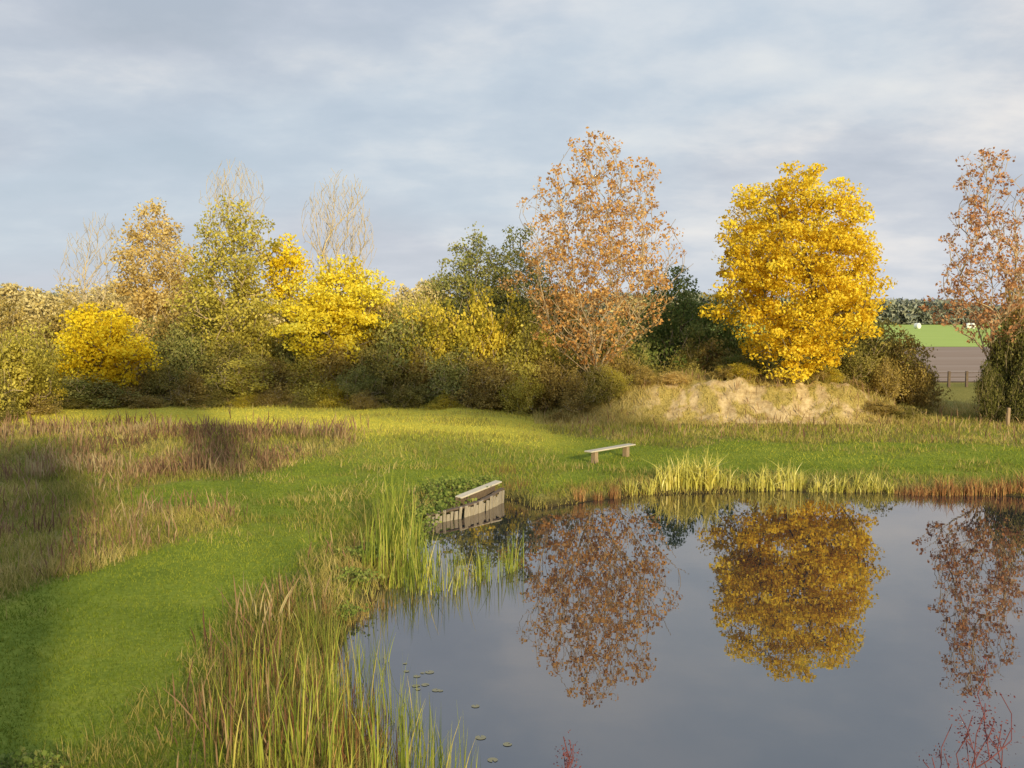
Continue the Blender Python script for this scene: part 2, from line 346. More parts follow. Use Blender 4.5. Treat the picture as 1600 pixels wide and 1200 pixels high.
fb=[(985,774,.8),(1012,772,.75),(1035,769,.9),(1045,768,1.1),(1066,767,1.4),(1086,766,1.5),(1110,766,1.35),(1135,766,1.),(1158,767,.6),(1182,766,.95),(1206,765,1.1),(1232,765,1.05),(1246,766,.8),(1268,768,.55),(1290,768,1.),(1308,768,.75),(1328,769,.5),(1348,768,.85),(1368,769,.7),(1390,770,.5),(1055,768,1.2),(1098,767,1.3)]
fr_=[(905,784,.5),(935,781,.5),(960,778,.55),(1410,772,.5)]+[(1425+i*14,773,.55+.15*math.sin(i*2.1)) for i in range(14)]
place_reeds([reed_clump(30,.42,1.85,s,.18,.42,.016,.32) for s in (1,2,3,4,5)],near,M['reed'],'tall yellow-green reed clump standing in the shallows','reeds in the pond shallows')
place_reeds([reed_clump(46,.36,1.7,s,.17,.38,.020,.30) for s in (11,12,13,14)],mid,M['reed'],'yellow-green reed clump beside the wooden landing','reeds in the pond shallows')
place_reeds([reed_clump(60,.28,1.05,s,.50,.55,.034,.32) for s in (21,22,23,24)],fb,M['reedgold'],'sunlit straw-green iris tuft at the pond edge','golden irises along the bank',nm='iris_clump')
place_reeds([reed_clump(70,.4,1.1,s,.35,.4,.030) for s in (31,32,33)],fr_,M['reedrust'],'rust-coloured low reed tuft at the pond edge','rusty reeds along the bank')
rs=[(440,990,.7),(500,985,.65),(600,950,.5),(640,940,.5),(700,930,.5),(460,1120,.85),(580,1190,.85),(395,1110,.75),(545,925,.5),(740,915,.5),(815,800,.6),(800,775,.6),
    (440,1180,.9),(480,1230,.95),(520,1060,.8),(790,760,.6),(818,775,.5),(540,1230,.95),(400,1210,.9),(655,900,.6),(720,905,.6),(420,1050,.7),(640,880,.6),(610,900,.7),(510,1150,.9),(560,1110,.8),(370,1170,.8)]
place_reeds([reed_clump(50,.5,1.2,s,.20,.2,.011) for s in (41,42,43)],rs,M['reedrust'],'dry rusty sedge tuft among the reeds','rusty sedge tufts',nm='sedge_tuft')

# ------------------------------------------------------------------ trees
def skeleton(g,targets,trunk_h,lean=(0,0),slope=.4,step=.4,minfork=.4,pl=.25):
    K=30000; P=np.zeros((K,3)); par=np.full(K,-1); L_=np.zeros(K); D=np.zeros((K,3)); D[0]=(0,0,1); k=1
    nt_=max(2,int(trunk_h/step))
    for i in range(1,nt_+1):
        t=i/nt_
        P[k]=(lean[0]*t+.06*math.sin(3*t+lean[0]*5),lean[1]*t,trunk_h*t); par[k]=k-1; L_[k]=L_[k-1]+step; D[k]=(0,0,1); k+=1
    s0=max(0,int(nt_*minfork))
    for T in targets:
        d=T-P[s0:k]; ds=np.linalg.norm(d,axis=1); hd=np.hypot(d[:,0],d[:,1])
        c=ds+pl*L_[s0:k]+1.6*np.maximum(0,slope*hd-d[:,2])
        j=s0+int(np.argmin(c)); dd=np.linalg.norm(T-P[j])
        n=max(1,int(dd/step)); ctrl=P[j]+D[j]*dd*.35+(T-P[j])*.2+g.normal(0,.05,3)*dd
        p0=P[j].copy(); last=j
        for i in range(1,n+1):
            t=i/n; q=(1-t)**2*p0+2*t*(1-t)*ctrl+t*t*T+(g.normal(0,.03,3) if i<n else 0)
            P[k]=q; par[k]=last; e=q-P[last]; le=np.linalg.norm(e)+1e-9; L_[k]=L_[last]+le; D[k]=e/le; last=k; k+=1
            if k>=K-2: break
        if k>=K-60: break
    P=P[:k];par=par[:k]
    ch=np.zeros(k,int); cnt2=np.zeros(k)
    for i in range(k-1,0,-1):
        if ch[i]==0: cnt2[i]=1
        cnt2[par[i]]+=cnt2[i]; ch[par[i]]+=1
    return P,par,cnt2,ch
def tube_edges(A,B,ra,rb,sides):
    d=B-A; d/= (np.linalg.norm(d,axis=1,keepdims=True)+1e-9)
    up=np.where(np.abs(d[:,2:3])<.9,np.array([[0,0,1.]]),np.array([[1.,0,0]]))
    e1=np.cross(d,up); e1/=np.linalg.norm(e1,axis=1,keepdims=True); e2=np.cross(d,e1)
    n=len(A); V=np.zeros((n,2,sides,3))
    for s in range(sides):
        a=2*math.pi*s/sides; o=e1*math.cos(a)+e2*math.sin(a)
        V[:,0,s]=A+o*ra[:,None]-d*(ra[:,None]*.3); V[:,1,s]=B+o*rb[:,None]
    b=np.arange(n)[:,None]*2*sides
    Q=np.concatenate([b+np.array([[s,(s+1)%sides,sides+(s+1)%sides,sides+s]]) for s in range(sides)])
    return V.reshape(-1,3),Q
def wood_mesh(P,par,cnt,rbase,rtip,powr=.5):
    R=rtip+(rbase-rtip)*(cnt/cnt[1])**powr; R[0]=R[1]*1.35
    i=np.arange(1,len(P)); thick=R[i]>rbase*.22
    V=[];Q=[];o=0
    for msk,s in ((thick,8),(~thick,3)):
        ii=i[msk]
        if len(ii)==0: continue
        v,q=tube_edges(P[par[ii]],P[ii],np.minimum(R[par[ii]],R[ii]*1.3),R[ii],s); V.append(v);Q.append(q+o);o+=len(v)
    return mesh_np('trunk',np.concatenate(V),np.concatenate(Q),None,True)
def leaf_mesh(name,C,per,sig,size,g,tbias=0.,flat=.7,cl=.45,asp=.62):
    n=len(C); N_=n*per
    wgt=g.uniform(.35,1.5,n); idx=g.choice(n,N_,p=wgt/wgt.sum())
    sc=sig*g.uniform(.6,1.35,n)
    off=g.normal(0,1,(N_,3)); rr=np.linalg.norm(off,axis=1,keepdims=True); off=off/np.maximum(1,rr/1.7)
    c=C[idx]+off*sc[idx][:,None]*np.array([1,1,flat])
    nr=g.normal(0,1,(N_,3)); nr[:,2]+=.5; nr/=np.linalg.norm(nr,axis=1,keepdims=True)
    t=np.cross(nr,g.normal(0,1,(N_,3))); t/=np.linalg.norm(t,axis=1,keepdims=True); b=np.cross(nr,t)
    s=(size*g.uniform(.55,1.3,N_))[:,None]*.5
    V=np.stack([c+t*s,c+b*s*asp+nr*s*.15,c-t*s,c-b*s*asp+nr*s*.15],1).reshape(-1,3)
    Q=np.arange(N_*4).reshape(-1,4)
    ct=g.random(n)
    tint=np.clip(tbias+cl*ct[idx]+(1-cl)*g.random(N_),0,1)
    return mesh_np(name,V,Q,{'tint':np.repeat(tint,4)})
def crown_pts(g,n,prof,bias=.4,lump=.25,off=None):
    prof=np.array(prof,float); zs=np.linspace(prof[0,0],prof[-1,0],200); rs=np.interp(zs,prof[:,0],prof[:,1])
    w=rs**1.8+.02; z=g.choice(zs,n,p=w/w.sum())+g.normal(0,.1,n); r=np.interp(z,prof[:,0],prof[:,1])
    a=g.uniform(0,6.283,n); ph=g.uniform(0,6.28,4)
    lm=1+lump*(.5*np.sin(2*a+1.1*z+ph[0])+.5*np.sin(3*a-1.7*z+ph[1])+.4*np.sin(5*a+2.9*z+ph[2]))
    rr=r*lm*g.random(n)**bias
    P=np.stack([rr*np.cos(a),rr*np.sin(a),z],1)
    if off is not None:
        P[:,0]+=np.interp(z,off[0],off[1])
    return P
def tree(name,u,D,prof,leafmat,label,cat='tree',n=450,per=60,sig=.35,size=.17,trunk_h=3,rbase=.2,rtip=.012,slope=.4,bark='bark',seed=1,lump=.25,bias=.4,
         off=None,minfork=.4,extra=0,lean=(0,0),pl=.25,powr=.5,flat=.7,cl=.45,tb=0.,group=None,x=None):
    g=np.random.default_rng(seed); X=XD(u,D) if x is None else x
    z0=float(surf_z(np.array([X]),np.array([D]))[0])-.05
    prof=[(max(a-z0,.3+.01*i),r) for i,(a,r) in enumerate(prof)]; trunk_h=max(.8,trunk_h-z0)
    T=crown_pts(g,n,prof,bias,lump,off)
    ex=crown_pts(g,extra,prof,.3,lump,off) if extra else np.zeros((0,3))
    A=np.concatenate([T,ex]); g.shuffle(A)
    P,par,cnt,ch=skeleton(g,A,trunk_h,lean,slope,minfork=minfork,pl=pl)
    e=add(name,None,None,None,(X,D,z0),label,cat,None,group)
    add('trunk',wood_mesh(P,par,cnt,rbase,rtip,powr),M[bark],e)
    if leafmat:
        add('crown',leaf_mesh('crown',T,per,sig,size,g,tb,flat,cl),M[leafmat],e)
    return e
tree('maple_tree',1244,48,[(2.1,.8),(2.9,1.9),(3.8,2.8),(5.2,3.5),(6.6,3.7),(8,3.55),(9.3,3.1),(10.5,2.5),(11.4,1.6),(12.0,.7)],'yellow',
 'round dense golden yellow maple behind the sandy mound',n=520,per=115,sig=.40,size=.165,trunk_h=3.6,rbase=.20,slope=.25,seed=3,lump=.13,bias=.40,flat=.5,cl=.5)
tree('russet_tree',930,49,[(2.5,.8),(3.5,2.1),(5,3.2),(6.6,3.75),(8.2,3.9),(9.6,3.4),(11,2.8),(12.2,2.2),(13.2,1.3),(13.7,.5)],'orange',
 'tall open russet-leaved tree with fanning upright branches',n=1050,per=11,sig=.18,size=.175,trunk_h=3.0,rbase=.12,rtip=.009,slope=1.0,bark='barktan',seed=5,lump=.26,bias=.5,extra=350,minfork=.35,powr=.58,cl=.3)
tree('russet_tree',1550,47,[(3.6,1.0),(5,2.4),(7,2.3),(9,1.8),(11,1.5),(12.2,1.1),(12.7,.4)],'red',
 'slender tree with sparse red-brown leaves above dark shrubs',n=440,per=12,sig=.17,size=.17,trunk_h=5,rbase=.11,slope=.9,bark='barktan',seed=9,lump=.28,bias=.5,extra=200,minfork=.55,powr=.58,rtip=.008,
 off=([0,5,9,12.5],[0,-.1,-.3,-.5]),cl=.3)
tree('ash_tree',365,55,[(2.2,1.0),(3.5,2.2),(5,2.5),(7,2.4),(9,1.8),(10.3,1.2),(11.2,.4)],'olive','green-yellow tree with a thin bare top',n=300,per=46,sig=.40,size=.19,trunk_h=3,rbase=.18,slope=.6,seed=11,lump=.42,bark='barktan',powr=.58)
tree('bare_tree',370,57,[(6,.8),(9,1.7),(11.5,1.8),(13,1.3),(13.7,.5)],None,'bare pale twiggy tree rising above the hedge',n=800,trunk_h=6,rbase=.10,rtip=.008,slope=1.6,bark='barkpale',seed=12,lump=.2,powr=.62,group='bare trees')
tree('bare_tree',532,58,[(4.5,.5),(7,1.6),(9.5,2.0),(11.5,1.9),(12.9,1.2),(13.2,.5)],None,'bare pale twiggy tree rising above yellow foliage',n=800,trunk_h=4.5,rbase=.12,rtip=.008,slope=1.7,bark='barkpale',seed=13,lump=.2,powr=.6,group='bare trees')
tree('bare_tree',132,62,[(4,.5),(6.5,1.6),(9,1.6),(10.7,1.2),(11.2,.5)],None,'bare pale twiggy tree rising above the hedge',n=500,trunk_h=4.5,rbase=.10,rtip=.008,slope=1.2,bark='barkpale',seed=14,lump=.3,powr=.62,off=([0,6,11],[0,0,1.2]),group='bare trees')
tree('tan_tree',245,60,[(2,1.4),(4,2.2),(6.5,2.4),(8.5,2.0),(10,1.4),(11,.9),(11.6,.3)],'tan','tall tan-brown leaved tree in the hedge',n=300,per=50,sig=.36,size=.19,trunk_h=3,rbase=.17,slope=.6,seed=15,lump=.4,bark='barkpale',powr=.58)
tree('yellow_tree',530,54,[(1.8,1.2),(3.2,2.7),(4.6,3.1),(5.9,2.8),(7.0,1.9),(8.0,.8)],'bright','bright yellow spreading small tree in the hedge',n=320,per=75,sig=.38,size=.19,trunk_h=1.8,rbase=.15,slope=.4,seed=17,lump=.38,flat=.5)
tree('yellow_tree',447,56,[(6,.6),(7.2,.9),(8.3,.9),(9.0,.4)],'gold','narrow golden topped tree beside the green ash',n=50,per=60,sig=.33,size=.19,trunk_h=5.5,rbase=.1,slope=.5,seed=18,lump=.3)
tree('yellow_tree',152,51,[(1.2,1.2),(2.0,1.9),(3,2.1),(4.2,1.8),(5.0,1.1),(5.5,.4)],'gold','rounded golden yellow small tree at the hedge',n=200,per=75,sig=.36,size=.18,trunk_h=1.2,rbase=.12,slope=.4,seed=19,lump=.45,flat=.55)
tree('green_tree',742,57,[(2,1.6),(4,2.3),(6.5,2.2),(8,1.6),(9.2,.8),(9.7,.3)],'sage','bushy grey-green tree in the hedge',n=330,per=46,sig=.36,size=.17,trunk_h=2.5,rbase=.14,slope=.6,seed=21,lump=.35)
tree('green_tree',812,58,[(2,1.8),(4,2.6),(6.5,2.2),(8.3,1.4),(9.8,.5)],'sage','bushy grey-green tree in the hedge',n=330,per=42,sig=.36,size=.17,trunk_h=2.5,rbase=.14,slope=.6,seed=22,lump=.35)
tree('green_tree',1050,57,[(1,1.8),(3,2.4),(5,2.3),(6.5,1.5),(7.6,.5)],'dgreen','dark green bushy tree between autumn trees',n=230,per=52,sig=.38,size=.17,trunk_h=1.5,rbase=.12,slope=.5,seed=23,lump=.5)
tree('green_tree',1110,56,[(1,1.6),(3,2.0),(5,1.6),(6.2,.6)],'dgreen','dark green bushy tree between autumn trees',n=190,per=52,sig=.38,size=.17,trunk_h=1.5,rbase=.12,slope=.5,seed=24,lump=.5)
tree('bare_tree',1185,54,[(6,.8),(8,1.7),(9.6,1.8),(10.8,1.1),(11.2,.4)],'tan','thin twiggy tree with few tan leaves',n=400,per=5,sig=.2,size=.14,trunk_h=5,rbase=.09,rtip=.007,slope=1.2,bark='barkpale',seed=25,powr=.6)
# unseen trees added behind the viewer, shaped to shade the meadow and hedge foot
tree('shade_poplar_tree',0,-5,[(10.8,.25),(12,.55),(15,.7),(18.5,.9),(20.2,.6),(20.8,.2)],'olive','slim tall poplar added out of view for its narrow shadow',n=150,per=50,sig=.28,size=.26,trunk_h=10.5,rbase=.12,slope=.8,seed=33,lump=.2,x=5.0)
for i,(xx,za,zb,rr) in enumerate([(24.0,22.2,26.0,1.9),(27.6,20.4,25.6,1.9),(20.8,23.0,26.6,1.7),(17.0,23.6,27,1.6),(9.5,21.5,27,2.4),(31,21.5,24.5,1.6)]):
    tree('shade_lime_tree',0,-25,[(za,rr*.6),(za+1,rr),((za+zb)/2,rr*1.1),(zb-1,rr*.8),(zb,rr*.3)],'olive','tall high-crowned lime added out of view to shade the hedge foot',n=100,per=44,sig=.5,size=.48,trunk_h=za-1,rbase=.16,slope=.6,seed=40+i,x=xx,group='unseen limes added for shade')
# ------------------------------------------------------------------ shrubs (templates + copies)
def shrub_template(seed,n=170,per=76,prof=None,size=.14,sig=.29):
    g=np.random.default_rng(seed)
    prof=prof or [[(.15,1.3),(.8,1.6),(1.6,1.45),(2.3,1.05),(2.8,.5)],[(.15,1.0),(.9,1.3),(1.7,1.6),(2.4,1.2),(2.8,.7)],[(.15,1.6),(.7,1.6),(1.3,1.1),(2.0,.8),(2.9,.35)]][seed%3]
    off=([0,3],[0,g.uniform(-.8,.8)])
    T=crown_pts(g,n,prof,.45,.65,off); ex=crown_pts(g,170,[(a*1.22,b*1.12) for a,b in prof],.4,.65,off); A=np.concatenate([T,ex]); g.shuffle(A)
    P,par,cnt,ch=skeleton(g,A,.4,(0,0),1.1,step=.3,minfork=0)
    a=leaf_mesh('foliage',np.concatenate([T,ex[:80]]),int(per*n/(n+80)),sig,size,g,0,.8,.6)
    return wood_mesh(P,par,cnt,.026,.006,.6),a
TM=[shrub_template(100+i) for i in range(9)]
for w_,l_ in TM:
    w_.materials.append(M['barktan']); l_.materials.append(M['brush'])
def shrub(u,D,wpx,vtop,mat,label,i=[0],name='shrub',cat='shrub',group='hedge shrubs'):
    X=XD(u,D); z0=float(surf_z(np.array([X]),np.array([D]))[0])
    w=wpx*D/F; h=max(.6,ZD(vtop,D)-z0); sx=w/3.4; sz=h/3.1
    wm,lm=TM[(i[0]*4+i[0]//9)%9]; i[0]+=1
    e=add(name,None,None,None,(X,D,z0-.05),label,cat,None,group)
    e.rotation_euler=(0,0,RNG.uniform(0,6.28)); e.scale=(sx,sx*RNG.uniform(.85,1.1),sz*RNG.uniform(.88,1.18))
    add('stems',wm,None,e); b=add('foliage',lm,None,e)
    b.material_slots[0].link='OBJECT'; b.material_slots[0].material=M[mat]
LB={'brush':'brown-green hedge shrub at the meadow edge','brush2':'rusty brown hedge shrub at the meadow edge','brush3':'yellowing hedge shrub at the meadow edge','dgreen':'dark green leafy shrub in the hedge','darkbrush':'very dark green-brown shrub beside the pasture','olive':'olive green leafy shrub in the hedge','sage':'grey-green leafy shrub in the hedge','tan':'pale tan leaved shrub in the hedge'}
S=[(10,45,110,520,'olive'),(-70,42,150,490,'olive'),(-160,46,160,480,'brush3'),(45,47,80,570,'brush3'),(20,54,110,470,'brush2'),(-40,56,150,470,'brush2'),(-130,58,150,460,'brush2'),(-20,43,70,590,'brush'),(50,46,60,610,'brush2'),
(215,55,90,520,'tan'),(250,51.5,80,580,'brush'),(290,54,110,520,'sage'),(300,50.5,80,590,'brush2'),(345,53,100,530,'brush'),(390,51.5,100,560,'olive'),(405,55,110,500,'olive'),
(140,50,110,590,'sage'),(100,52,100,560,'brush'),(200,50.5,90,600,'brush2'),
(440,51.5,100,560,'brush2'),(490,51.5,100,555,'olive'),(470,54,110,520,'sage'),(545,52,100,545,'brush2'),(590,53,120,500,'brush'),(640,53.5,120,490,'sage'),(600,51,90,560,'brush'),
(655,51,90,560,'brush2'),(690,53,110,500,'brush3'),(740,52.5,120,480,'brush3'),(720,50.5,90,565,'sage'),(775,50.5,100,560,'brush2'),(790,53,120,500,'brush3'),(840,51.5,110,520,'olive'),
(860,49.5,80,565,'brush2'),(885,54,110,500,'brush'),(930,54,120,530,'brush'),(975,55,120,530,'brush2'),(1010,55,110,510,'dgreen'),(1090,54.5,110,500,'dgreen'),(1145,54,90,510,'dgreen'),(980,51,60,565,'brush2'),(1180,52,110,545,'brush'),(1250,52.5,100,550,'brush'),
(1310,54,110,525,'brush'),(1360,53,110,520,'brush'),(1405,52,90,530,'brush2'),(1430,51,50,565,'brush2'),(1330,56,120,515,'sage'),(1195,55,100,530,'brush2'),(1250,56,110,520,'brush'),
(1572,46.5,62,495,'darkbrush'),(1625,46,90,490,'darkbrush'),(1600,49,70,480,'brush2'),(1680,48,130,480,'brush'),(1556,46,36,570,'darkbrush'),(1590,45.5,50,560,'darkbrush'),(100,57,120,500,'brush2'),(160,58,110,500,'brush2'),(640,57,120,480,'olive'),(700,58,120,470,'brush'),(880,57,120,470,'brush'),
(330,50.3,60,605,'brush'),(425,49.5,50,610,'brush2'),(520,50.2,70,595,'brush3'),(570,49,40,615,'brush2'),(640,49.4,60,605,'brush'),(690,48.6,44,612,'brush3'),(750,49.0,60,605,'brush2'),(810,48.8,60,595,'olive'),(270,56,110,500,'brush2'),(320,57,110,490,'brush'),(240,57,90,500,'sage'),
(225,49,50,620,'brush2'),(115,48.5,50,622,'brush'),(470,49.2,40,615,'brush'),(600,56,70,470,'tan'),(560,50.6,60,580,'sage'),(905,47.9,50,580,'brush2'),(935,48.1,55,575,'brush'),(960,48.4,50,578,'olive'),(890,50.5,60,550,'brush'),(950,51,70,555,'brush2'),(1000,50.6,60,570,'brush'),(380,49.6,40,612,'brush3'),(660,55,60,468,'olive'),(480,56.5,60,480,'tan'),
(1165,50.5,70,555,'dgreen'),(1330,50.5,70,555,'brush'),(1290,51,70,550,'dgreen'),(1210,51.5,70,556,'sage'),(1060,52,70,545,'brush'),(1110,52.5,70,550,'brush2'),(1380,50,50,575,'brush2'),(1000,53,60,540,'sage')]
for (u,D,w,vt,mt) in S: shrub(u,D,w,vt,mt,LB[mt])
for (u,v,w,hpx,mt) in [(1060,610,50,14,'tan'),(1380,650,50,16,'brush2'),(1300,622,40,14,'brush3'),(1410,655,50,18,'brush'),(1130,607,40,12,'brush2'),(1230,604,50,12,'tan'),(1160,606,50,12,'brush3'),(1270,610,40,12,'brush2'),(1010,595,40,22,'brush2'),(1340,618,40,14,'brush2'),(870,640,40,18,'brush2')]:
    D=46.3 if v>630 else 48.6
    X=XD(u,D); z0=float(surf_z(np.array([X]),np.array([D]))[0]); zt=z0+hpx*D/F
    vt=600-F*math.tan(math.atan2(zt-CH,D)+PITCH)
    shrub(u,D,w,vt,mt,'low brown scrub bush growing on the mound',group='scrub on the mound')
FT=[]
for k,(u,D,vt,wd) in enumerate([(10,95,447,110),(60,90,452,100),(110,98,450,110),(175,92,440,100),(215,96,450,90),(-60,92,445,120),(-140,95,442,130),(635,92,446,80),(672,96,440,90),(290,100,452,120),(450,100,460,130),(590,100,455,100),(1000,110,465,140)]):
    if k<4: 
        R_=wd*D/F*.5; Ht=ZD(vt,D)
        e=tree('distant_tree',u,D,[(1,R_*.6),(Ht*.4,R_),(Ht*.7,R_*.9),(Ht*.9,R_*.5),(Ht,R_*.2)],'farwarm','haze-tinted tan autumn tree beyond the hedge',n=170,per=60,sig=.55,size=.36,trunk_h=2.2,rbase=.2,slope=.5,seed=200+k,lump=.25,group='distant autumn trees')
        FT.append((e,R_,Ht))
    else:
        s,R0,H0=FT[k%4]; R_=wd*D/F*.5; Ht=ZD(vt,D)
        X=XD(u,D); c=s.copy(); c.location=(X,D,0); c.scale=(R_/R0,R_/R0,Ht/H0); c.rotation_euler=(0,0,k*1.3); COL.objects.link(c)
        for ch_ in s.children:
            q=ch_.copy(); COL.objects.link(q); q.parent=c
g=np.random.default_rng(77); n=60000
x=g.uniform(-420,420,n); hh=9+5*fbm(x*.05,x*0,91,4)+2*np.sin(x*.02); y=g.uniform(456,475,n); z=hh*g.random(n)**.8
C=np.stack([x,y,z],1)
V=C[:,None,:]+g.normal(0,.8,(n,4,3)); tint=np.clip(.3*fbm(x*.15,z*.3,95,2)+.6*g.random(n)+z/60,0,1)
add('distant_wood',mesh_np('distant_wood',V.reshape(-1,3),np.arange(n*4).reshape(-1,4),{'tint':np.repeat(tint,4)}),M['far'],kind='stuff',label='haze-tinted distant wood along the horizon')

# ------------------------------------------------------------------ leafy herbs, red dogwood
def herb(u,v,s,label,z=0,i=[0]):
    X,Y=G(u,v,z); g=np.random.default_rng(300+i[0]); i[0]+=1
    n=70; C=np.stack([g.normal(0,.35,n),g.normal(0,.3,n),g.uniform(.05,.4,n)],1)
    zz=float(surf_z(np.array([X]),np.array([Y]))[0])
    me=leaf_mesh('leafy_plant',C,7,.09,.11,g,.1,.8,.4,.8)
    A=np.stack([C[:,0]*.3,C[:,1]*.3,C[:,2]*0-.05],1); v2,q2=tube_edges(A,C,np.full(n,.006),np.full(n,.004),3)
    e=add('leafy_plant',None,None,None,(X,Y,max(zz,-.4)),label,'plant',None,'leafy waterside plants'); e.scale=(s,s,s)
    add('foliage',me,M['herb'],e); add('stems',mesh_np('stems',v2,q2),M['bark'],e)
for u,v,s in [(650,800,.9),(665,792,.9),(684,784,.9),(704,776,.9),(724,766,.9),(742,762,.8),(700,762,.8),(675,772,.8),(760,755,.7),(640,810,.8),(565,868,.7),(552,900,.6),(535,940,.5),(20,1200,.4),(70,1210,.4),(10,1240,.6)]:
    herb(u,v,s,'low green leafy plant in the grass near the water')
def redshrub(u,D,vtop,w,seed,label,n=80):
    g=np.random.default_rng(seed); X=XD(u,D); z0=float(surf_z(np.array([X]),np.array([D]))[0]); Ht=ZD(vtop,D)-z0
    T=crown_pts(g,n,[(Ht*.35,w*.5),(Ht*.6,w),(Ht*.8,w*.8),(Ht,w*.2)],.5,.3)
    P,par,cnt,ch=skeleton(g,T,.3,(0,0),1.6,step=.12,minfork=0)
    e=add('dogwood_shrub',None,None,None,(X,D,z0-.03),label,'shrub')
    add('stems',wood_mesh(P,par,cnt,.014,.0025,.6),M['barkred'],e)
    tips=T[T[:,2]>Ht*.5]; add('foliage',leaf_mesh('foliage',tips,12,.05,.022,g,0,1,.4),M['redleaf'],e)
redshrub(1562,7.6,1050,.40,401,'dull red leafless shrub on the near bank')
redshrub(890,8.0,1150,.24,402,'small dark red twiggy shrub on the near bank',60)
g=np.random.default_rng(55); m=noise_mat('lily_pad',[(.14,.14,.08),(.26,.24,.15),(.38,.33,.22)],6,3,.4,.1)
a=np.linspace(.25,2*math.pi-.25,14); vv=[(0,0,0)]+[(math.cos(t),math.sin(t),0) for t in a]
lp=mesh_np('lily_pad',vv,np.array([[0,i,i+1] for i in range(1,14)])); lp.materials.append(m)
for i in range(15):
    u,v=(g.uniform(630,700),g.uniform(1010,1090)) if i<11 else (g.uniform(740,800),g.uniform(1090,1190))
    X,Y=G(u,v,WL); o=add('lily_pad',lp,None,None,(X,Y,WL+.006),'small brownish lily pad floating on the pond','lily pad',None,'floating lily pads')
    s=g.uniform(.03,.07); o.scale=(s,s,s); o.rotation_euler=(0,0,g.uniform(0,6))

# ------------------------------------------------------------------ built objects
def boxes(name,lst,bev=.008):
    import bmesh
    from mathutils import Matrix
    bm=bmesh.new()
    for (c,s,rz,tilt) in lst:
        mat=Matrix.Translation(c)@Matrix.Rotation(rz,4,'Z')@Matrix.Rotation(tilt,4,'Y')@Matrix.Diagonal((*s,1))
        bmesh.ops.create_cube(bm,size=1,matrix=mat)
    bmesh.ops.bevel(bm,geom=list(bm.edges),offset=bev,segments=1,affect='EDGES')
    me=bpy.data.meshes.new(name); bm.to_mesh(me); bm.free(); return me
A=np.array(G(929,722)); B=np.array(G(978,713)); c=(A+B)/2; ang=math.atan2(B[1]-A[1],B[0]-A[0]); half=np.linalg.norm(B-A)/2
zb=float(surf_z(np.array([c[0]]),np.array([c[1]]))[0])
e=add('bench',None,None,None,(c[0],c[1],zb),'simple plank bench on two short wooden legs on the grass','bench'); e.rotation_euler=(0,0,ang)
add('seat',boxes('seat',[((0,.0,.43),(half*2+.75,.32,.045),0,.0)],.01),M['palewood'],e)
leg=boxes('leg',[((0,0,.155),(.16,.22,.50),0,0)],.025); leg.materials.append(M['stump'])
for s in (-1,1): add('leg',leg,None,e,(s*half,0,0))
A=np.array(G(662,820,WL)); B=np.array(G(782,784,WL)); dv=B-A; Ln=np.linalg.norm(dv); ang=math.atan2(dv[1],dv[0])
e=add('landing_stage',None,None,None,(A[0],A[1],WL-.05),'low weathered plank edging with a loose board, partly overgrown','landing stage'); e.rotation_euler=(math.radians(5),math.radians(-1.5),ang)
g=np.random.default_rng(5)
def bow(t): return -.10-.28*math.sin(math.pi*min(max(t,0),1))
def bowa(t): return math.atan2(-.28*math.pi*math.cos(math.pi*t),Ln)
nb=int(Ln/.13)
pl=[((.06+i*.13,bow((i+.5)/nb)+g.uniform(-.03,.03),.02+g.uniform(-.08,.05)+.02*(i/nb)),(g.uniform(.085,.13),.035,g.uniform(.54,.62)),bowa((i+.5)/nb)+g.uniform(-.08,.08),g.uniform(-.06,.06)) for i in range(nb) if i!=9]
add('plank_wall',boxes('plank_wall',pl,.006),M['oldwood'],e)
seg=5
cb=[((Ln*(j+.5)/seg,bow((j+.5)/seg)+.06,.31+.010*j),(Ln/seg+.04,.12,.05),bowa((j+.5)/seg),g.uniform(-.04,.04)) for j in range(seg)]
add('cap_beam',boxes('cap_beam',cb,.012),M['darkwood'],e)
add('back_wall',boxes('back_wall',[((Ln*.46+i*.14,.16,.26+g.uniform(-.02,.02)),(.132,.04,.34),0,g.uniform(-.03,.03)) for i in range(int(Ln*.56/.14))],.006),M['darkwood'],e)
add('board',boxes('board',[((Ln*.75,.15,.46),(Ln*.58,.22,.045),0.03,-.03)],.01),M['palewood'],e)
for t in (.02,.52,.98): add('post',boxes('post',[((Ln*t,bow(t)+.14,.06),(.09,.09,.54),0,.06)],.014),M['darkwood'],e)
post=boxes('post',[((0,0,.5),(.16,.16,1.2),0,0)],.012)
fe=add('fence',None,None,None,(XD(1430,68),68,0),'low dark post and wire field fence','fence')
for i in range(12):
    add('post',post,M['darkwood'],fe,(i*1.25,i*.1,0))
W=[];
for hz in (.35,.7,1.0):
    a_=np.array([[0,0,hz]]);b_=np.array([[13.8,1.1,hz]]); v_,q_=tube_edges(a_,b_,np.array([.025]),np.array([.025]),4); W.append((v_,q_))
V=np.concatenate([w[0] for w in W]); Q=np.concatenate([w[1]+i*8 for i,w in enumerate(W)])
add('wire',mesh_np('wire',V,Q),M['darkwood'],fe)
add('wooden_post',boxes('wooden_post',[((0,0,.4),(.13,.13,.95),0,.02)],.02),M['stump'],None,(XD(1581,44),44,0),'short wooden post in the grass','post')
import bmesh
bm=bmesh.new(); bmesh.ops.create_cone(bm,cap_ends=True,segments=20,radius1=1,radius2=1,depth=1.6); bmesh.ops.bevel(bm,geom=list(bm.edges),offset=.12,segments=2,affect='EDGES')
bl=bpy.data.meshes.new('wrapped_bale'); bm.to_mesh(bl); bm.free(); bl.materials.append(noise_mat('white_wrap',[(.6,.6,.6),(.75,.75,.74),(.8,.8,.8)],3,3,.4,.1))
